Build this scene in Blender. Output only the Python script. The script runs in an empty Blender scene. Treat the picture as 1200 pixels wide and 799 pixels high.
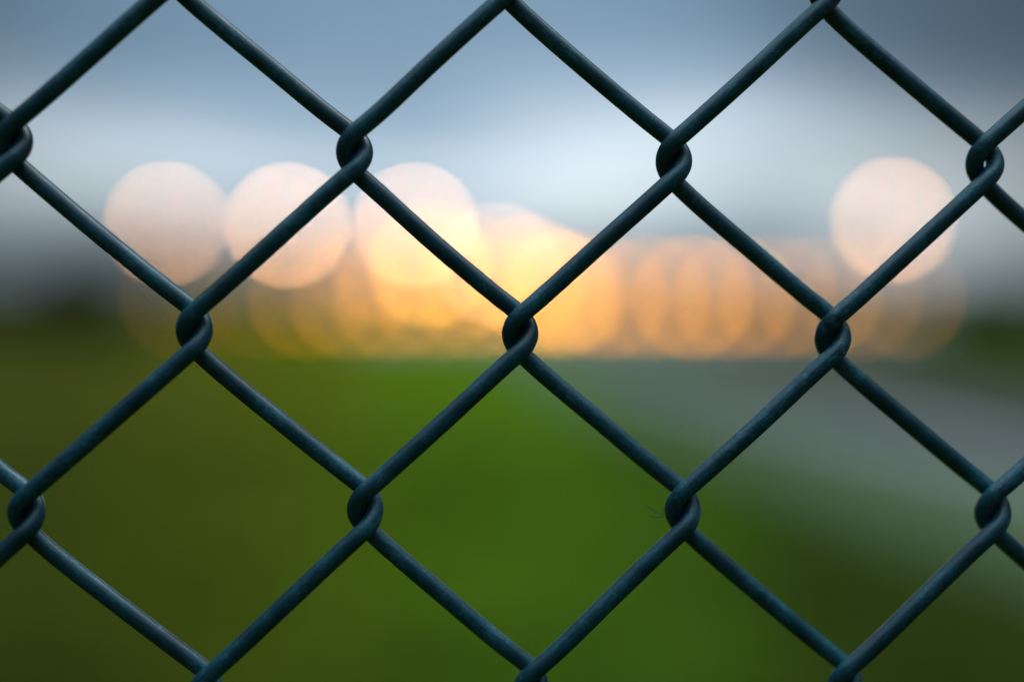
import bpy, bmesh, math, random
import numpy as np
from mathutils import Vector, Matrix
random.seed(7)
rng = np.random.default_rng(11)
R = math.radians
scn = bpy.context.scene
COL = scn.collection

# ------------------------------------------------------------------ camera
EYE = Vector((0, 0, 1.6))
PITCH = 2.05                       # degrees below level
FPX = 1200 * 50 / 36               # focal length in photo pixels
FOCUS = 0.2935
cam = bpy.data.cameras.new('camera')
cam.lens = 50; cam.sensor_width = 36; cam.clip_start = 0.01; cam.clip_end = 9000
cam.dof.use_dof = True; cam.dof.focus_distance = FOCUS; cam.dof.aperture_fstop = 1.95
camo = bpy.data.objects.new('camera', cam); COL.objects.link(camo)
camo.location = EYE; camo.rotation_euler = (R(90 - PITCH), 0, 0)
scn.camera = camo
CM = camo.rotation_euler.to_matrix()

def ray(px, py):
    return CM @ Vector(((px - 600) / FPX, -(py - 399.5) / FPX, -1))

def at(px, py, Y):
    d = ray(px, py)
    return EYE + d * (Y / d.y)

# ------------------------------------------------------------------ view
scn.view_settings.view_transform = 'Standard'
scn.view_settings.look = 'None'
scn.view_settings.exposure = 0
scn.view_settings.gamma = 1
scn.cycles.use_denoising = True
try:
    scn.cycles.denoiser = 'OPENIMAGEDENOISE'
    scn.cycles.denoising_input_passes = 'RGB_ALBEDO_NORMAL'
    scn.cycles.denoising_prefilter = 'ACCURATE'
except Exception:
    pass
scn.cycles.use_adaptive_sampling = False
scn.cycles.sample_clamp_direct = 0
scn.cycles.sample_clamp_indirect = 0
scn.cycles.max_bounces = 4
scn.cycles.sampling_pattern = 'BLUE_NOISE'
scn.cycles.filter_width = 1.5

# ------------------------------------------------------------------ node helper
def mat(name):
    m = bpy.data.materials.new(name); m.use_nodes = True
    nt = m.node_tree; nt.nodes.clear()
    return m, nt

def N(nt, kind, **kw):
    n = nt.nodes.new(kind)
    for k, v in kw.items():
        if k.startswith('i_'):
            key = k[2:]
            key = int(key) if key.isdigit() else key.replace('_', ' ')
            n.inputs[key].default_value = v
        else:
            setattr(n, k, v)
    return n

def ramp(nt, stops, interp='LINEAR'):
    n = nt.nodes.new('ShaderNodeValToRGB'); cr = n.color_ramp; cr.interpolation = interp
    while len(cr.elements) < len(stops):
        cr.elements.new(0.5)
    for e, (p, c) in zip(cr.elements, stops):
        e.position = p; e.color = (*c, 1) if len(c) == 3 else c
    return n

# ------------------------------------------------------------------ sky
SUN_EL, SUN_AZ = 62, 60            # degrees; azimuth clockwise from +Y
w = bpy.data.worlds.new('World'); scn.world = w; w.use_nodes = True
nt = w.node_tree; nt.nodes.clear(); L = nt.links.new
out = N(nt, 'ShaderNodeOutputWorld')
bg = N(nt, 'ShaderNodeBackground', i_Strength=0.1)
L(bg.outputs[0], out.inputs[0])
sky = N(nt, 'ShaderNodeTexSky', sky_type='NISHITA', sun_disc=False)
sky.sun_elevation = R(SUN_EL); sky.sun_rotation = R(SUN_AZ)
sky.air_density = 1.2; sky.dust_density = 0.6
tc = N(nt, 'ShaderNodeTexCoord')
sep = N(nt, 'ShaderNodeSeparateXYZ'); L(tc.outputs['Generated'], sep.inputs[0])
# banks of cloud: noise on the sphere, drawn out sideways
mp = N(nt, 'ShaderNodeMapping'); mp.inputs['Scale'].default_value = (3.0, 3.0, 11.0)
mp.inputs['Location'].default_value = (0.35, 0.2, 0.4)
L(tc.outputs['Generated'], mp.inputs[0])
nz = N(nt, 'ShaderNodeTexNoise', i_Scale=1.0, i_Detail=4.0, i_Roughness=0.45)
L(mp.outputs[0], nz.inputs['Vector'])
# elevation, shifted by the cloud noise so that the deck has an uneven edge
e1 = N(nt, 'ShaderNodeMath', operation='MULTIPLY_ADD'); e1.inputs[1].default_value = 0.20; e1.inputs[2].default_value = -0.10
L(nz.outputs[0], e1.inputs[0])
e2 = N(nt, 'ShaderNodeMath', operation='ADD'); L(sep.outputs['Z'], e2.inputs[0]); L(e1.outputs[0], e2.inputs[1])
deck = ramp(nt, [(0.0, (1.3, 1.65, 1.95)), (0.035, (2.6, 3.4, 3.95)), (0.08, (7.0, 7.9, 8.4)),
                 (0.125, (3.5, 4.6, 5.7)), (0.175, (1.5, 2.45, 3.45)), (0.35, (1.6, 2.6, 3.7)), (0.7, (9.0, 13.5, 17.0)), (1.0, (17.0, 26.0, 32.0))], 'EASE')  # unseen overhead sky made far brighter than the view, to light wire tops
L(e2.outputs[0], deck.inputs[0])
# brighter towards the hidden evening sun beyond the cloud, darker away; unseen rear sky dimmed to darken wire fronts
dt = N(nt, 'ShaderNodeVectorMath', operation='DOT_PRODUCT')
dt.inputs[1].default_value = Vector((math.sin(R(1)), math.cos(R(1)), 0.07)).normalized()
L(tc.outputs['Generated'], dt.inputs[0])
gl = N(nt, 'ShaderNodeMapRange', interpolation_type='SMOOTHSTEP')
gl.inputs[1].default_value = 0.86; gl.inputs[2].default_value = 0.995
gl.inputs[3].default_value = 0.13; gl.inputs[4].default_value = 1.28
L(dt.outputs['Value'], gl.inputs[0])
hi = N(nt, 'ShaderNodeMapRange'); hi.inputs[1].default_value = 0.5; hi.inputs[2].default_value = 0.98
hi.inputs[3].default_value = 0.0; hi.inputs[4].default_value = 1.0
L(sep.outputs['Z'], hi.inputs[0])
mx = N(nt, 'ShaderNodeMix', data_type='FLOAT'); L(hi.outputs[0], mx.inputs[0]); L(gl.outputs[0], mx.inputs[2]); mx.inputs[3].default_value = 1.0
sc_ = N(nt, 'ShaderNodeVectorMath', operation='SCALE'); L(deck.outputs[0], sc_.inputs[0]); L(mx.outputs[0], sc_.inputs['Scale'])
mixc = N(nt, 'ShaderNodeMix', data_type='RGBA'); mixc.inputs[0].default_value = 0.96
L(sky.outputs[0], mixc.inputs[6]); 
# one heavier bank of cloud up to the right
d2 = N(nt, 'ShaderNodeVectorMath', operation='DOT_PRODUCT')
d2.inputs[1].default_value = Vector((math.sin(R(22)), math.cos(R(22)), 0.27)).normalized()
L(tc.outputs['Generated'], d2.inputs[0])
bk = N(nt, 'ShaderNodeMapRange', interpolation_type='SMOOTHSTEP')
bk.inputs[1].default_value = 0.955; bk.inputs[2].default_value = 0.997; bk.inputs[3].default_value = 1.0; bk.inputs[4].default_value = 0.42
L(d2.outputs['Value'], bk.inputs[0])
sc2 = N(nt, 'ShaderNodeVectorMath', operation='SCALE'); L(sc_.outputs[0], sc2.inputs[0]); L(bk.outputs[0], sc2.inputs['Scale'])
L(sc2.outputs[0], mixc.inputs[7])
L(mixc.outputs[2], bg.inputs[0])

# ------------------------------------------------------------------ sun behind cloud (very soft)
sun = bpy.data.lights.new('sun', 'SUN'); sun.energy = 0.7; sun.angle = R(22); sun.color = (1.0, 0.985, 0.96)
so = bpy.data.objects.new('sun', sun); COL.objects.link(so)
sd = Vector((math.sin(R(SUN_AZ)) * math.cos(R(SUN_EL)), math.cos(R(SUN_AZ)) * math.cos(R(SUN_EL)), math.sin(R(SUN_EL))))
so.rotation_euler = (-sd).to_track_quat('-Z', 'Y').to_euler(); so.location = (0, 0, 20)

# ------------------------------------------------------------------ materials
def principled(name, color, rough=0.5, metal=0.0, **kw):
    m, nt = mat(name)
    o = N(nt, 'ShaderNodeOutputMaterial'); p = N(nt, 'ShaderNodeBsdfPrincipled')
    p.inputs['Base Color'].default_value = (*color, 1); p.inputs['Roughness'].default_value = rough
    p.inputs['Metallic'].default_value = metal
    nt.links.new(p.outputs[0], o.inputs[0])
    t = N(nt, 'ShaderNodeTexCoord'); n = N(nt, 'ShaderNodeTexNoise', i_Scale=kw.get('scale', 6.0), i_Detail=5.0)
    nt.links.new(t.outputs['Object'], n.inputs['Vector'])
    mr = N(nt, 'ShaderNodeMix', data_type='RGBA')
    mr.inputs[6].default_value = (*[c * 0.75 for c in color], 1); mr.inputs[7].default_value = (*[min(1, c * 1.25) for c in color], 1)
    nt.links.new(n.outputs[0], mr.inputs[0]); nt.links.new(mr.outputs[2], p.inputs['Base Color'])
    return m

def glow(name, color, strength):
    m, nt = mat(name)
    o = N(nt, 'ShaderNodeOutputMaterial'); e = N(nt, 'ShaderNodeEmission', i_Strength=strength)
    e.inputs[0].default_value = (*color, 1)
    nt.links.new(e.outputs[0], o.inputs[0])
    return m

M = {}
M['steel'] = principled('galvanised_steel', (0.28, 0.29, 0.30), 0.45, 0.6)
M['dark_steel'] = principled('dark_painted_steel', (0.05, 0.055, 0.06), 0.5, 0.2)
M['cladding'] = principled('grey_cladding', (0.12, 0.12, 0.13), 0.6)
M['roof'] = principled('roof_sheet', (0.08, 0.08, 0.09), 0.5)
M['bark'] = principled('bark', (0.06, 0.045, 0.03), 0.9)
M['wood'] = principled('far_foliage', (0.024, 0.040, 0.012), 0.9, scale=0.3)
M['window'] = glow('lit_window', (1.0, 0.42, 0.10), 0.25)

# plastic-coated wire: dark teal green with rubbed streaks, dust and pits
m, nt = mat('green_plastic_coating'); L = nt.links.new; M['coat'] = m
o = N(nt, 'ShaderNodeOutputMaterial'); p = N(nt, 'ShaderNodeBsdfPrincipled'); L(p.outputs[0], o.inputs[0])
uv = N(nt, 'ShaderNodeUVMap')
oc = N(nt, 'ShaderNodeTexCoord')
s1 = N(nt, 'ShaderNodeMapping'); s1.inputs['Scale'].default_value = (26, 9, 1); L(uv.outputs[0], s1.inputs[0])
streak = N(nt, 'ShaderNodeTexNoise', i_Scale=1.0, i_Detail=3.0, i_Roughness=0.6); L(s1.outputs[0], streak.inputs['Vector'])
grain = N(nt, 'ShaderNodeTexNoise', i_Scale=1500.0, i_Detail=4.0, i_Roughness=0.7); L(oc.outputs['Object'], grain.inputs['Vector'])
blot = N(nt, 'ShaderNodeTexNoise', i_Scale=95.0, i_Detail=5.0, i_Roughness=0.6); L(oc.outputs['Object'], blot.inputs['Vector'])
cb = ramp(nt, [(0.3, (0.001, 0.022, 0.031)), (0.55, (0.002, 0.058, 0.077)), (0.75, (0.004, 0.080, 0.105))])
L(blot.outputs[0], cb.inputs[0])
# pale dust scuffs where blotch and grain meet
sm = N(nt, 'ShaderNodeMath', operation='MULTIPLY'); L(blot.outputs[0], sm.inputs[0]); L(grain.outputs[0], sm.inputs[1])
sr = N(nt, 'ShaderNodeMapRange'); sr.inputs[1].default_value = 0.285; sr.inputs[2].default_value = 0.35; sr.inputs[3].default_value = 0; sr.inputs[4].default_value = 0.5
L(sm.outputs[0], sr.inputs[0])
# rubbed stretches, only here and there along the wires
big = N(nt, 'ShaderNodeTexNoise', i_Scale=24.0, i_Detail=2.0); L(oc.outputs['Object'], big.inputs['Vector'])
bgr = N(nt, 'ShaderNodeMapRange', interpolation_type='SMOOTHSTEP'); bgr.inputs[1].default_value = 0.50; bgr.inputs[2].default_value = 0.64; L(big.outputs[0], bgr.inputs[0])
ch = N(nt, 'ShaderNodeTexNoise', i_Scale=650.0, i_Detail=5.0, i_Roughness=0.65); L(oc.outputs['Object'], ch.inputs['Vector'])
chr_ = N(nt, 'ShaderNodeMapRange'); chr_.inputs[1].default_value = 0.50; chr_.inputs[2].default_value = 0.60; chr_.inputs[3].default_value = 0; chr_.inputs[4].default_value = 0.5; L(ch.outputs[0], chr_.inputs[0])
cm = N(nt, 'ShaderNodeMath', operation='MULTIPLY'); L(bgr.outputs[0], cm.inputs[0]); L(chr_.outputs[0], cm.inputs[1])
cx_ = N(nt, 'ShaderNodeMath', operation='MAXIMUM'); L(cm.outputs[0], cx_.inputs[0]); L(sr.outputs[0], cx_.inputs[1])
mc = N(nt, 'ShaderNodeMix', data_type='RGBA'); L(cx_.outputs[0], mc.inputs[0]); L(cb.outputs[0], mc.inputs[6]); mc.inputs[7].default_value = (0.05, 0.17, 0.22, 1)
kr = N(nt, 'ShaderNodeMapRange'); kr.inputs[1].default_value = 0.35; kr.inputs[2].default_value = 0.65; kr.inputs[3].default_value = 0.82; kr.inputs[4].default_value = 1.12
L(streak.outputs[0], kr.inputs[0])
ks = N(nt, 'ShaderNodeVectorMath', operation='SCALE'); L(mc.outputs[2], ks.inputs[0]); L(kr.outputs[0], ks.inputs['Scale'])
L(ks.outputs[0], p.inputs['Base Color'])
rr = N(nt, 'ShaderNodeMapRange'); rr.inputs[3].default_value = 0.24; rr.inputs[4].default_value = 0.46
L(streak.outputs[0], rr.inputs[0]); L(rr.outputs[0], p.inputs['Roughness'])
p.inputs['Specular IOR Level'].default_value = 0.6
ad = N(nt, 'ShaderNodeMath', operation='MULTIPLY_ADD'); ad.inputs[1].default_value = 0.35
L(grain.outputs[0], ad.inputs[0]); L(streak.outputs[0], ad.inputs[2])
bp = N(nt, 'ShaderNodeBump', i_Strength=0.45, i_Distance=0.00014)
L(ad.outputs[0], bp.inputs['Height']); L(bp.outputs[0], p.inputs['Normal'])

# ground: mown grass, drier and browner to the left, lush in the middle
m, nt = mat('grass_ground'); L = nt.links.new; M['grass'] = m
o = N(nt, 'ShaderNodeOutputMaterial'); p = N(nt, 'ShaderNodeBsdfPrincipled', i_Roughness=0.95); L(p.outputs[0], o.inputs[0])
p.inputs['Specular IOR Level'].default_value = 0.0
g = N(nt, 'ShaderNodeNewGeometry'); sp = N(nt, 'ShaderNodeSeparateXYZ'); L(g.outputs['Position'], sp.inputs[0])
n1 = N(nt, 'ShaderNodeTexNoise', i_Scale=0.35, i_Detail=4.0); L(g.outputs['Position'], n1.inputs['Vector'])
n2 = N(nt, 'ShaderNodeTexNoise', i_Scale=14.0, i_Detail=6.0); L(g.outputs['Position'], n2.inputs['Vector'])
dv = N(nt, 'ShaderNodeMath', operation='ADD'); dv.inputs[1].default_value = 4.0; L(sp.outputs['Y'], dv.inputs[0])
ax = N(nt, 'ShaderNodeMath', operation='DIVIDE'); L(sp.outputs['X'], ax.inputs[0]); L(dv.outputs[0], ax.inputs[1])
an = N(nt, 'ShaderNodeMath', operation='MULTIPLY_ADD'); an.inputs[1].default_value = 0.10; L(n1.outputs[0], an.inputs[0]); L(ax.outputs[0], an.inputs[2])
mr = N(nt, 'ShaderNodeMapRange'); mr.inputs[1].default_value = -0.20; mr.inputs[2].default_value = 0.19; L(an.outputs[0], mr.inputs[0])
cr = ramp(nt, [(0.0, (0.075, 0.068, 0.009)), (0.30, (0.110, 0.112, 0.007)), (0.56, (0.104, 0.172, 0.007)), (0.74, (0.086, 0.165, 0.008)), (0.90, (0.080, 0.135, 0.009)), (1.0, (0.048, 0.068, 0.012))])
L(mr.outputs[0], cr.inputs[0])
n2r = N(nt, 'ShaderNodeMapRange'); n2r.inputs[3].default_value = 0.6; n2r.inputs[4].default_value = 1.4; L(n2.outputs[0], n2r.inputs[0])
n3 = N(nt, 'ShaderNodeTexNoise', i_Scale=0.9, i_Detail=3.0, i_Roughness=0.55); L(g.outputs['Position'], n3.inputs['Vector'])
n3r = N(nt, 'ShaderNodeMapRange'); n3r.inputs[1].default_value = 0.33; n3r.inputs[2].default_value = 0.62
n3r.inputs[3].default_value = 0.40; n3r.inputs[4].default_value = 1.25; L(n3.outputs[0], n3r.inputs[0])
n23 = N(nt, 'ShaderNodeMath', operation='MULTIPLY'); L(n2r.outputs[0], n23.inputs[0]); L(n3r.outputs[0], n23.inputs[1]); n2r = n23
vs = N(nt, 'ShaderNodeVectorMath', operation='SCALE'); L(cr.outputs[0], vs.inputs[0]); L(n2r.outputs[0], vs.inputs['Scale'])
# lens falloff put into the grass colour: near strip darkens, more towards both sides
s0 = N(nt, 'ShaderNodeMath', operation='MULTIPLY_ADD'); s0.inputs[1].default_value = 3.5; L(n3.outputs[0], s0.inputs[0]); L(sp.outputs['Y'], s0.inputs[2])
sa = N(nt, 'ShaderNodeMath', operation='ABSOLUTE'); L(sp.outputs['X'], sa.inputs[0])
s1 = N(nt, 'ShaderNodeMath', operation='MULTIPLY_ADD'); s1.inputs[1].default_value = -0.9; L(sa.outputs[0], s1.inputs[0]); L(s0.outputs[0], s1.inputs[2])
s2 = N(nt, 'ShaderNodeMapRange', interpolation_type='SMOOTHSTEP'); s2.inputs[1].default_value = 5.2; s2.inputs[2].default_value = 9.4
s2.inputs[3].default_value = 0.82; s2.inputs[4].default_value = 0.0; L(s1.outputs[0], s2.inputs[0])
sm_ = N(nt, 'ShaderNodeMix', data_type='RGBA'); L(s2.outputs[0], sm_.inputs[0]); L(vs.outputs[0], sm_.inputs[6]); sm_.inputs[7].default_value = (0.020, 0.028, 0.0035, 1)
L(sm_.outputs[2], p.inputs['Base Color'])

m, nt = mat('grass_blade'); L = nt.links.new; M['blade'] = m
o = N(nt, 'ShaderNodeOutputMaterial'); p = N(nt, 'ShaderNodeBsdfPrincipled', i_Roughness=0.8); L(p.outputs[0], o.inputs[0]); p.inputs['Specular IOR Level'].default_value = 0.1
g = N(nt, 'ShaderNodeNewGeometry'); n1 = N(nt, 'ShaderNodeTexNoise', i_Scale=1.3); L(g.outputs['Position'], n1.inputs['Vector'])
cr = ramp(nt, [(0.3, (0.10, 0.11, 0.008)), (0.7, (0.095, 0.16, 0.008))]); L(n1.outputs[0], cr.inputs[0]); L(cr.outputs[0], p.inputs['Base Color'])

m, nt = mat('worn_asphalt'); L = nt.links.new; M['road'] = m
o = N(nt, 'ShaderNodeOutputMaterial'); p = N(nt, 'ShaderNodeBsdfPrincipled', i_Roughness=0.9); L(p.outputs[0], o.inputs[0]); p.inputs['Specular IOR Level'].default_value = 0.25
g = N(nt, 'ShaderNodeNewGeometry')
n1 = N(nt, 'ShaderNodeTexNoise', i_Scale=0.8, i_Detail=5.0); L(g.outputs['Position'], n1.inputs['Vector'])
n2 = N(nt, 'ShaderNodeTexNoise', i_Scale=60.0, i_Detail=4.0); L(g.outputs['Position'], n2.inputs['Vector'])
cr = ramp(nt, [(0.3, (0.059, 0.034, 0.046)), (0.7, (0.090, 0.053, 0.070))]); L(n1.outputs[0], cr.inputs[0])
n2r = N(nt, 'ShaderNodeMapRange'); n2r.inputs[3].default_value = 0.7; n2r.inputs[4].default_value = 1.3; L(n2.outputs[0], n2r.inputs[0])
vs = N(nt, 'ShaderNodeVectorMath', operation='SCALE'); L(cr.outputs[0], vs.inputs[0]); L(n2r.outputs[0], vs.inputs['Scale'])
L(vs.outputs[0], p.inputs['Base Color'])
M['paint'] = principled('worn_road_paint', (0.36, 0.34, 0.33), 0.7, scale=9.0)
M['verge'] = principled('grassy_gravel', (0.075, 0.098, 0.035), 0.95, scale=3.0)
M['apron'] = principled('concrete_apron', (0.20, 0.19, 0.20), 0.7, scale=0.2)

# ------------------------------------------------------------------ object helpers
def link(name, me, parent=None, m=None):
    ob = bpy.data.objects.new(name, me); COL.objects.link(ob)
    if m is not None: me.materials.append(m)
    if parent is not None: ob.parent = parent
    return ob

def obj(name, bm, m, parent=None, smooth=False):
    me = bpy.data.meshes.new(name); bm.to_mesh(me); bm.free()
    if smooth:
        for f in me.polygons: f.use_smooth = True
    return link(name, me, parent, m)

def empty(name, loc, label, cat, group=None):
    o = bpy.data.objects.new(name, None); COL.objects.link(o); o.location = loc; o.empty_display_size = 0.2
    tag(o, label, cat, group); return o

def tag(o, label=None, cat=None, group=None, kind=None):
    if label: o['label'] = label
    if cat: o['category'] = cat
    if group: o['group'] = group
    if kind: o['kind'] = kind

def box(bm, c, s, bevel=0.0):
    r = bmesh.ops.create_cube(bm, size=1, matrix=Matrix.Translation(c) @ Matrix.Diagonal((*s, 1)))
    if bevel:
        es = list({e for v in r['verts'] for e in v.link_edges})
        bmesh.ops.bevel(bm, geom=es, offset=bevel, segments=2, affect='EDGES')

def cyl(bm, a, b, r1, r2, n=12):
    a, b = Vector(a), Vector(b); d = b - a
    mtx = Matrix.Translation((a + b) / 2) @ d.to_track_quat('Z', 'Y').to_matrix().to_4x4()
    bmesh.ops.create_cone(bm, cap_ends=True, segments=n, radius1=r1, radius2=r2, depth=d.length, matrix=mtx)

def ball(bm, c, r, u=20, v=12):
    bmesh.ops.create_uvsphere(bm, u_segments=u, v_segments=v, radius=r, matrix=Matrix.Translation(c))

# ------------------------------------------------------------------ ground and road
def sheet(name, pts, z, m, kind='structure'):
    bm = bmesh.new(); bm.faces.new([bm.verts.new((x, y, z)) for x, y in pts]); o = obj(name, bm, m); o['kind'] = kind; return o

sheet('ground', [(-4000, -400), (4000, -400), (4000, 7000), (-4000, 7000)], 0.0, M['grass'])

def strip(name, left, right, z, m, thick=0.0):
    bm = bmesh.new()
    a = [bm.verts.new((x, y, z)) for x, y in left]; b = [bm.verts.new((x, y, z)) for x, y in right]
    for i in range(len(a) - 1): bm.faces.new((a[i], b[i], b[i + 1], a[i + 1]))
    bmesh.ops.recalc_face_normals(bm, faces=bm.faces[:])
    o = obj(name, bm, m); o['kind'] = 'structure'; return o

def smoothpts(P, n=8):
    P = [Vector((*p, 0)) for p in P]; out = []
    for i in range(len(P) - 1):
        p0 = P[max(i - 1, 0)]; p1 = P[i]; p2 = P[i + 1]; p3 = P[min(i + 2, len(P) - 1)]
        for k in range(n):
            t = k / n
            v = 0.5 * ((2 * p1) + (p2 - p0) * t + (2 * p0 - 5 * p1 + 4 * p2 - p3) * t * t + (-p0 + 3 * p1 - 3 * p2 + p3) * t ** 3)
            out.append((v.x, v.y))
    out.append((P[-1].x, P[-1].y)); return out

lft = smoothpts([(6.2, -4), (4.6, 3), (3.2, 8), (1.9, 17), (0.9, 28), (0.2, 44), (-1.5, 74)])
rgt = smoothpts([(12.6, -4), (10.4, 4), (8.6, 11), (6.7, 20), (5.0, 30), (3.9, 44), (2.6, 74)])
strip('road', lft, rgt, 0.02, M['road'])
def between(t0, t1):
    f = lambda t: [(a[0] + (b[0] - a[0]) * t, a[1] + (b[1] - a[1]) * t) for a, b in zip(lft, rgt)]
    return f(t0), f(t1)
a, b = between(-0.08, 0.34); strip('gravel_verge', a, b, 0.03, M['verge'])
a, b = between(0.35, 0.44); strip('edge_line', a, b, 0.024, M['paint'])
sheet('apron', [(-9, 78), (160, 78), (170, 300), (-30, 300)], 0.03, M['apron'])

# tufts of grass near the fence (nobody could count them)
NB = 26000
yy = 0.6 + 17 * rng.random(NB) ** 1.3
xx = (rng.random(NB) - 0.5) * (yy * 1.0 + 5)
la = np.array(lft); edge = np.interp(yy, la[:, 1], la[:, 0]); ra = np.array(rgt); edr = np.interp(yy, ra[:, 1], ra[:, 0])
keep = ((xx < edge - 0.05) | (xx > edr + 0.05)) & (rng.random(NB) < np.clip((yy - 0.5 * abs(xx) - 3.0) / 4.0, 0.12, 1)); xx = xx[keep]; yy = yy[keep]; NB = len(xx)
h = 0.05 + 0.09 * rng.random((NB, 4)); th = rng.random((NB, 4)) * 6.283; le = 0.25 + 0.5 * rng.random((NB, 4))
bx = xx[:, None] + (rng.random((NB, 4)) - 0.5) * 0.06; by = yy[:, None] + (rng.random((NB, 4)) - 0.5) * 0.06
wx = -np.sin(th) * 0.006; wy = np.cos(th) * 0.006
V = np.zeros((NB, 4, 3, 3))
V[..., 0, 0] = bx - wx; V[..., 0, 1] = by - wy; V[..., 1, 0] = bx + wx; V[..., 1, 1] = by + wy
V[..., 2, 0] = bx + np.cos(th) * h * le; V[..., 2, 1] = by + np.sin(th) * h * le; V[..., 2, 2] = h
me = bpy.data.meshes.new('grass_tufts'); nv = NB * 12
me.vertices.add(nv); me.vertices.foreach_set('co', V.reshape(-1)); me.loops.add(nv); me.loops.foreach_set('vertex_index', np.arange(nv))
me.polygons.add(nv // 3); me.polygons.foreach_set('loop_start', np.arange(0, nv, 3)); me.update()
o = link('grass_tufts', me, None, M['blade']); tag(o, 'short green grass blades growing between the fence and the road', kind='stuff')

# ------------------------------------------------------------------ lamps
def lampmat(key, col, add, Lpx):
    """emission so that the out-of-focus disc of a lamp Lpx photo-pixels wide adds `add` to the picture"""
    k = (145.0 / Lpx) ** 2 * add
    mm = glow('lamp_glow', tuple(c / col[0] for c in col), k); return mm

LP = 12.0
WHITE = (1.0, 0.48, 0.22); WARM = (1.0, 0.44, 0.035); AMBER = (1.0, 0.36, 0.022)

def floodlight_mast(px, py, Y, add, label, gap=8):
    c = at(px, py, Y); s = Y / FPX
    r = empty('floodlight_mast', (c.x, c.y, 0), label, 'light mast', 'floodlight masts beyond the field')
    bm = bmesh.new(); cyl(bm, (0, 0.5, 0.4), (0, 0.5, c.z + 0.7), 0.22, 0.10, 14); obj('pole', bm, M['steel'], r, True)
    bm = bmesh.new(); cyl(bm, (0, 0.5, 0), (0, 0.5, 0.4), 0.42, 0.36, 14); obj('footing', bm, M['apron'], r)
    hw = gap * s / 2
    bm = bmesh.new(); box(bm, (0, 0.5, c.z + 0.62), (hw * 2 + 0.9, 0.12, 0.12), 0.02); obj('crossarm', bm, M['steel'], r)
    lr = LP * 0.82 * s / 2
    mm = lampmat('w', WHITE, add / 2, LP * 0.82)
    for sx in (-1, 1):
        bm = bmesh.new(); cyl(bm, (sx * hw, -0.02, c.z), (sx * hw, 0.36, c.z + 0.03), lr * 1.06, lr * 0.55, 24)
        hd = obj('lamp_head', bm, M['dark_steel'], r)
        bm = bmesh.new(); cyl(bm, (sx * hw, -0.06, c.z), (sx * hw, -0.025, c.z), lr, lr, 24); obj('lens', bm, mm, hd)
        bm = bmesh.new(); cyl(bm, (sx * hw, 0.36, c.z + 0.03), (sx * hw, 0.44, c.z + 0.60), 0.05, 0.05, 8); obj('bracket', bm, M['steel'], hd)
    return r

def street_lamp(px, py, Y, add, label, col=WARM):
    c = at(px, py, Y); s = Y / FPX
    r = empty('street_lamp', (c.x, c.y, 0), label, 'street lamp', 'street lamps along the far road')
    bm = bmesh.new(); cyl(bm, (0, 0.45, 0.02), (0, 0.45, c.z + 0.30), 0.09, 0.055, 12); obj('pole', bm, M['steel'], r, True)
    bm = bmesh.new(); cyl(bm, (0, 0.45, 0), (0, 0.45, 0.25), 0.15, 0.15, 12); obj('base', bm, M['dark_steel'], r)
    bm = bmesh.new(); cyl(bm, (0, 0.45, c.z + 0.30), (0, 0, c.z + 0.42), 0.04, 0.04, 8); obj('arm', bm, M['steel'], r)
    lr = LP * s / 2
    bm = bmesh.new(); ball(bm, (0, 0, c.z), lr); obj('globe', bm, lampmat('s', col, add, LP), r, True)
    bm = bmesh.new(); cyl(bm, (0, 0, c.z + lr * 0.98), (0, 0, c.z + lr + 0.13), lr * 0.6, lr * 0.22, 16); obj('cap', bm, M['dark_steel'], r)
    return r

def bollard_light(px, py, Y, add, label):
    c = at(px, py, Y); s = Y / FPX
    r = empty('bollard_light', (c.x, c.y, 0), label, 'bollard light', 'bollard lights in a row along the apron')
    lr = LP * s / 2
    bm = bmesh.new(); cyl(bm, (0, 0, 0.05), (0, 0, c.z - lr * 0.9), 0.06, 0.05, 12); obj('post', bm, M['dark_steel'], r, True)
    bm = bmesh.new(); cyl(bm, (0, 0, 0), (0, 0, 0.05), 0.13, 0.12, 12); obj('base_plate', bm, M['dark_steel'], r)
    bm = bmesh.new(); cyl(bm, (0, 0, c.z - lr), (0, 0, c.z + lr), lr * 0.8, lr * 0.8, 24); obj('lantern', bm, lampmat('b', AMBER, add, LP * 1.01), r)
    bm = bmesh.new(); cyl(bm, (0, 0, c.z + lr + 0.002), (0, 0, c.z + lr + 0.08), lr * 0.9, lr * 0.4, 16); obj('cap', bm, M['dark_steel'], r)
    return r

floodlight_mast(195, 262, 210, 0.40, 'dim floodlight glowing pale peach, the high one farthest left', 4)
floodlight_mast(337, 264, 205, 0.66, 'bright round floodlight, second high one from the left', 3)
floodlight_mast(486, 264, 200, 0.52, 'bright floodlight high above the yellow glow, just left of the middle', 4)
floodlight_mast(1047, 258, 195, 0.42, 'floodlight shining alone high on the right of the picture', 5)

for px, py, add, col, lab in [
    (430, 311, 0.07, AMBER, 'faint amber street lamp, leftmost of the low blurred glow'),
    (459, 311, 0.12, AMBER, 'weak amber street lamp close left of the bright yellow one'),
    (504, 311, 0.36, WARM, 'brightest yellow street lamp below the high middle floodlight'),
    (560, 324, 0.13, AMBER, 'soft amber street lamp left of the centre glow'),
    (585, 311, 0.24, WHITE, 'pale street lamp standing highest over the centre glow'),
    (617, 325, 0.24, WARM, 'bright yellow street lamp just above the central wire knot'),
    (640, 336, 0.17, WARM, 'bright street lamp right of the central wire knot'),
    (654, 345, 0.22, WARM, 'low yellow street lamp at the bright right end of the centre glow'),
    (668, 342, 0.18, AMBER, 'amber street lamp at the right rim of the centre glow')]:
    street_lamp(px, py, 120, add, lab, col)

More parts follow.
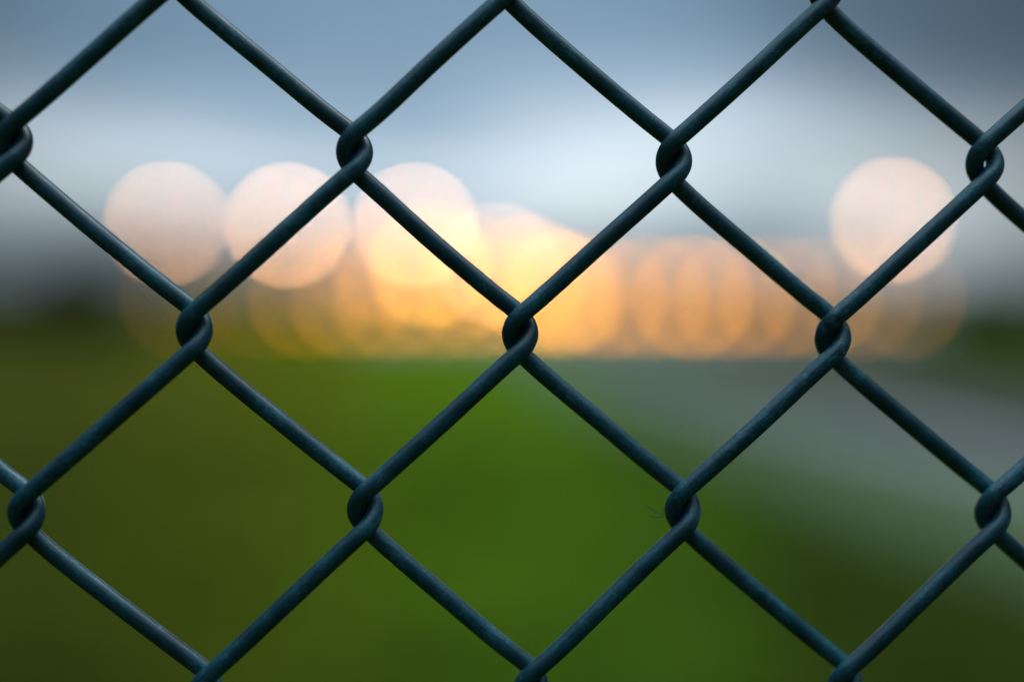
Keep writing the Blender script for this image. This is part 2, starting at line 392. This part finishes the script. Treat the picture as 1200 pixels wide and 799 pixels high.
adds = [0.025, 0.02, 0.03, 0.09, 0.12, 0.15, 0.13, 0.16, 0.12, 0.13, 0.19, 0.16, 0.24, 0.16, 0.11, 0.10, 0.065, 0.055]
words = ['first', 'second', 'third', 'fourth', 'fifth', 'sixth', 'seventh', 'eighth', 'ninth', 'tenth', 'eleventh', 'twelfth',
         'thirteenth', 'fourteenth', 'fifteenth', 'sixteenth', 'seventeenth', 'eighteenth']
for k, a_ in enumerate(adds):
    px = 362 + 49.9 * (k - 3)
    how = 'barely glowing' if a_ < 0.05 else 'weak amber' if a_ < 0.1 else 'amber' if a_ < 0.16 else 'strong amber'
    bollard_light(px, 348.5, 80, a_, f'{how} bollard light, {words[k]} from the left in the low row')

# ------------------------------------------------------------------ terminal building with lit windows
bd = empty('terminal_building', (9, 255, 0), 'low dark terminal building with a row of lit windows on the horizon', 'building')
bm = bmesh.new(); box(bm, (0, 0, 2.2), (74, 16, 4.4)); obj('wall', bm, M['cladding'], bd)
bm = bmesh.new(); box(bm, (0, 0, 4.65), (76, 18, 0.5), 0.08); obj('roof', bm, M['roof'], bd)
for i in range(14):
    x = -34.2 + i * 5.25
    bm = bmesh.new()
    for dx, dz, sx, sz in ((-2.05, 2.2, 0.18, 2.6), (2.05, 2.2, 0.18, 2.6), (0, 3.42, 3.92, 0.16), (0, 0.98, 3.92, 0.16)):
        box(bm, (x + dx, -8.06, dz), (sx, 0.16, sz))
    f = obj('window', bm, M['dark_steel'], bd)
    bm = bmesh.new(); box(bm, (x, -8.03, 2.2), (3.9, 0.05, 2.26)); obj('pane', bm, M['window'], f)
bm = bmesh.new(); box(bm, (-20, -8.1, 5.6), (6, 3, 1.4), 0.05); obj('plant_room', bm, M['cladding'], bd)

# far wood on the horizon: one mass of leaf clumps on uneven ground line
bm = bmesh.new()
for i in range(900):
    x = -420 + 840 * random.random(); y = 420 + 60 * random.random()
    hh = 4.5 + 2.5 * math.sin(x * 0.021) + 2.0 * math.sin(x * 0.067 + 1) + 2.5 * random.random()
    z = max(1.0, hh * random.random() ** 0.6)
    bmesh.ops.create_icosphere(bm, subdivisions=1, radius=1.8 + 2.2 * random.random(),
                               matrix=Matrix.Translation((x, y, z)) @ Matrix.Rotation(random.random() * 6, 4, 'Z') @ Matrix.Diagonal((1.3, 1, 0.9, 1)))
for v in bm.verts: v.co += Vector((random.uniform(-.6, .6), random.uniform(-.6, .6), random.uniform(-.6, .6)))
o = obj('far_wood', bm, M['wood']); tag(o, 'dark line of distant trees along the horizon', kind='stuff')

def hedge(x0, x1, y0, y1, h, n, label):
    r = empty('hedge', ((x0 + x1) / 2, (y0 + y1) / 2, 0), label, 'hedge', 'dark hedges at the far side of the grass')
    rnd = random.Random(int(abs(x0) * 10)); cx, cy = (x0 + x1) / 2, (y0 + y1) / 2
    bm = bmesh.new()
    for k in range(n):
        t = rnd.random(); x = x0 + (x1 - x0) * t - cx; y = y0 + (y1 - y0) * t - cy + rnd.uniform(-0.8, 0.8)
        top = h * (0.8 + 0.2 * math.sin(t * 23) + 0.1 * math.sin(t * 61)); z = 0.2 + top * rnd.random() ** 0.7
        bmesh.ops.create_icosphere(bm, subdivisions=1, radius=rnd.uniform(0.25, 0.5), matrix=Matrix.Translation((x, y, z)) @ Matrix.Rotation(rnd.random() * 6, 4, 'X'))
    for v in bm.verts: v.co += Vector((rnd.uniform(-.1, .1), rnd.uniform(-.1, .1), rnd.uniform(-.1, .1)))
    obj('foliage', bm, M['wood'], r)
    for k in range(8):
        t = (k + 0.5) / 8; x = x0 + (x1 - x0) * t - cx; y = y0 + (y1 - y0) * t - cy
        bm = bmesh.new(); cyl(bm, (x, y, 0), (x + rnd.uniform(-.2, .2), y, h * 0.7), 0.07, 0.03, 6); obj('stem', bm, M['bark'], r)
hedge(-34, -12.9, 52, 50, 2.6, 1900, 'long dark hedge closing the grass on the far left')
hedge(15.2, 32, 50, 47, 1.95, 1200, 'dark hedge beyond the road at the far right edge')

# ------------------------------------------------------------------ the chain-link fence
YAW = 3.3
FN = Vector((math.sin(R(YAW)), -math.cos(R(YAW)), 0))      # faces the camera
FS = Vector((math.cos(R(YAW)), math.sin(R(YAW)), 0))       # along the fence, to the right
FO = EYE + CM @ Vector((0, 0, -1)) * FOCUS
FO = Vector((FO.x, FO.y, FO.z))
PXM = FOCUS / FPX                                          # metres per photo pixel at the fence

def st(px, py):
    d = ray(px, py); k = (FO - EYE).dot(FN) / d.dot(FN); q = EYE + d * k - FO
    return q.dot(FS), q.z

# crossings measured along the fence: (column, row) -> place
KN = {(0, 1): (16, 169), (2, 1): (415.5, 179), (4, 1): (789.7, 187), (6, 1): (1154, 188.5),
      (1, 2): (227.7, 388), (3, 2): (609.5, 390), (5, 2): (976, 392.5),
      (0, 3): (31, 602.5), (2, 3): (428, 597), (4, 3): (800, 595.5), (6, 3): (1163.5, 596),
      (1, 4): (241, 813.5), (3, 4): (622, 806), (5, 4): (990, 801),
      (1, 0): (206, -38), (3, 0): (594, -26), (5, 0): (968, -17)}
K = {k: st(*v) for k, v in KN.items()}
A = np.array([[1, i, j] for i, j in K]); S = np.array([K[k][0] for k in K]); T = np.array([K[k][1] for k in K])
cs = np.linalg.lstsq(A, S, rcond=None)[0]; ct = np.linalg.lstsq(A, T, rcond=None)[0]
ct2 = ct.copy(); ct2[1] = 0.0
def knot(i, j):
    if (i, j) in K: return K[(i, j)]
    ii = min(max(i, -1), 7)
    return float(cs @ (1, i, j)), float(ct @ (1, ii, j))

WR = 10.8 * PXM                                            # wire radius
# centre line past a crossing, in wire-radius-like units of photo pixels; y down; depth towards the camera
HOOK_L = [(27, -44.0, 12.0), (7.2, -27, 11.6), (-3, -18, 10.2), (-9.3, -8.5, 5.2), (-11, 0, 0), (-9.3, 8.5, -5.2), (-3.4, 18, -10.2), (7.6, 29, -11.6), (26, 45.8, -12.0)]
HOOK_R = [(-28, -43.6, -12.0), (-7.6, -28, -11.6), (3.4, -18, -10.2), (9.3, -8.5, -5.2), (11, 0, 0), (9.3, 8.5, 5.2), (3, 18, 10.2), (-7.0, 27.4, 11.6), (-26, 44.2, 12.0)]

def wire_points(c, j0, j1, wob):
    """wire between crossing columns c (its left hooks) and c+1 (its right hooks), going down"""
    pts = []
    for j in range(j0, j1 + 1):
        left = (c + j) % 2 == 1          # crossings exist where column + row is odd
        i = c if left else c + 1
        s, t = knot(i, j)
        js = wob.uniform(-0.6, 0.6); 
        gap = 1.09 if (i, j) == (6, 1) else 0.99
        rk = random.Random(i * 31 + j * 7); tw = rk.uniform(-0.04, 0.04); sy = rk.uniform(0.97, 1.04)
        for dx, dy, dz in (HOOK_L if left else HOOK_R):
            if abs(dy) < 10: dx *= gap
            dx, dy = dx + tw * dy * (1 if abs(dy) < 32 else 0.6), dy * sy
            pts.append(Vector((s + dx * PXM, t - dy * PXM, dz * PXM)))
        # one point half way to the next crossing lets every run bend a little in its own way
        j2 = j + 1
        if j2 <= j1:
            i2 = c if (c + j2) % 2 == 1 else c + 1
            s2, t2 = knot(i2, j2)
            h1 = (HOOK_L if left else HOOK_R)[-1]; h2 = (HOOK_R if left else HOOK_L)[0]
            a = Vector((s + h1[0] * PXM, t - h1[1] * PXM, h1[2] * PXM)); b = Vector((s2 + h2[0] * PXM, t2 - h2[1] * PXM, h2[2] * PXM))
            q = a.lerp(b, 0.5); d = (b - a).normalized(); nn = Vector((d.y, -d.x, 0))
            if nn.y > 0: nn = -nn
            pts.append(q + nn * ((0.5 if left else 0.2) + wob.uniform(-0.4, 0.4)) * PXM)
    return pts

def tube(name, P, r, parent, m, n=16, sub=4):
    # Catmull-Rom through the points (centripetal parameter), then a swept ring
    P = np.array([tuple(p) for p in P]); out = []
    for i in range(len(P) - 1):
        p0 = P[max(i - 1, 0)]; p1 = P[i]; p2 = P[i + 1]; p3 = P[min(i + 2, len(P) - 1)]
        d1 = np.linalg.norm(p2 - p1)
        da = np.linalg.norm(p1 - p0) or d1; db = np.linalg.norm(p3 - p2) or d1
        m1 = ((p2 - p1) / d1 + (p1 - p0) / da) * 0.5 * d1 if i else (p2 - p1)
        m2 = ((p3 - p2) / db + (p2 - p1) / d1) * 0.5 * d1 if i < len(P) - 2 else (p2 - p1)
        ns = max(sub, int(d1 / (5 * PXM)))
        for k in range(ns):
            t = k / ns; t2 = t * t; t3 = t2 * t
            out.append((2 * t3 - 3 * t2 + 1) * p1 + (t3 - 2 * t2 + t) * m1 + (-2 * t3 + 3 * t2) * p2 + (t3 - t2) * m2)
    out.append(P[-1]); C = np.array(out)
    for _ in range(3):
        C[1:-1] = 0.25 * C[:-2] + 0.5 * C[1:-1] + 0.25 * C[2:]
    Tn = np.gradient(C, axis=0); Tn /= np.linalg.norm(Tn, axis=1)[:, None]
    up = np.zeros_like(C); u = np.array([0.0, 0, 1])
    for i in range(len(C)):                     # parallel transport
        u = u - Tn[i] * u.dot(Tn[i]); u /= np.linalg.norm(u); up[i] = u
    sd_ = np.cross(Tn, up); ang = np.arange(n) / n * 2 * math.pi
    ring = C[:, None] + r * (np.cos(ang)[None, :, None] * up[:, None] + np.sin(ang)[None, :, None] * sd_[:, None])
    arc = np.concatenate([[0], np.cumsum(np.linalg.norm(np.diff(C, axis=0), axis=1))])
    verts = ring.reshape(-1, 3); q = len(C)
    I = np.arange(q - 1)[:, None]; J = np.arange(n)[None]; J2 = (J + 1) % n
    F = np.stack([I * n + J, I * n + J2, (I + 1) * n + J2, (I + 1) * n + J], -1).reshape(-1, 4)
    UVs = np.stack([np.stack([np.broadcast_to(J / n, (q - 1, n)), np.broadcast_to(arc[:-1, None] * 30, (q - 1, n))], -1),
                    np.stack([np.broadcast_to((J + 1) / n, (q - 1, n)), np.broadcast_to(arc[:-1, None] * 30, (q - 1, n))], -1),
                    np.stack([np.broadcast_to((J + 1) / n, (q - 1, n)), np.broadcast_to(arc[1:, None] * 30, (q - 1, n))], -1),
                    np.stack([np.broadcast_to(J / n, (q - 1, n)), np.broadcast_to(arc[1:, None] * 30, (q - 1, n))], -1)], 2)
    me = bpy.data.meshes.new(name); me.from_pydata([tuple(v) for v in verts], [], [tuple(f) for f in F.tolist()])
    uvl = me.uv_layers.new(name='UVMap'); uvl.data.foreach_set('uv', UVs.reshape(-1).astype(np.float32))
    me.polygons.foreach_set('use_smooth', [True] * len(me.polygons)); me.update()
    return link(name, me, parent, m)

fence = empty('chain_link_fence', (0, 0, 0), 'dark green plastic coated chain link fence in sharp focus across the whole foreground', 'fence')
# local axes of the fence: x along it, y up, z towards the camera
fence.matrix_world = Matrix(((FS.x, 0, FN.x, FO.x), (FS.y, 0, FN.y, FO.y), (FS.z, 1, FN.z, FO.z), (0, 0, 0, 1)))
wob = random.Random(5)
JT, JB = -8, 44
for c in range(-1, 7):
    tube('wire', wire_points(c, -3, 7, wob), WR, fence, M['coat'], 28, 5)
    # the same wire goes on above and below the part in view
for c in list(range(-12, -1)) + list(range(7, 18)):
    tube('wire', wire_points(c, -3, 7, wob), WR, fence, M['coat'], 10, 2)

# ------------------------------------------------------------------ two plant fibres caught by a knot
def fibre(pix, label):
    P = []
    for (x, y) in pix:
        s, t = st(x, y); P.append(FO + FS * s + Vector((0, 0, t)) + FN * (4 * PXM))
    ob = tube('plant_fibre', P, 0.45 * PXM, None, M['fibre'], 6, 4)
    ob['label'] = label; ob['category'] = 'plant fibre'; ob['group'] = 'fibres caught on the wire'; return ob
M['fibre'] = principled('dry_fibre', (0.10, 0.17, 0.08), 0.8)
fibre([(753, 590), (760, 593), (767, 599), (774, 600.5), (783, 597)], 'upper of two fine pale fibres caught left of a wire knot')
fibre([(759, 602), (765, 604.5), (773, 605), (784, 601)], 'lower of two fine pale fibres caught left of a wire knot')

# ------------------------------------------------------------------ threads of spider silk
M['silk'] = principled('spider_silk', (0.45, 0.45, 0.42), 0.4)
def silk(pix, label):
    P = []
    for (x, y) in pix:
        q, t = st(x, y); P.append(FO + FS * q + Vector((0, 0, t)) - FN * (6 * PXM))
    ob = tube('silk_thread', P, 0.16 * PXM, None, M['silk'], 6, 4)
    ob['label'] = label; ob['category'] = 'spider silk'; ob['group'] = 'threads of silk on the fence'
silk([(118, 283), (150, 322), (182, 358), (212, 398)], 'hair-thin spider thread hanging under the wire left of the upper left knot')
silk([(300, 462), (338, 500), (368, 536), (396, 566)], 'hair-thin spider thread hanging just above the lower middle left knot')
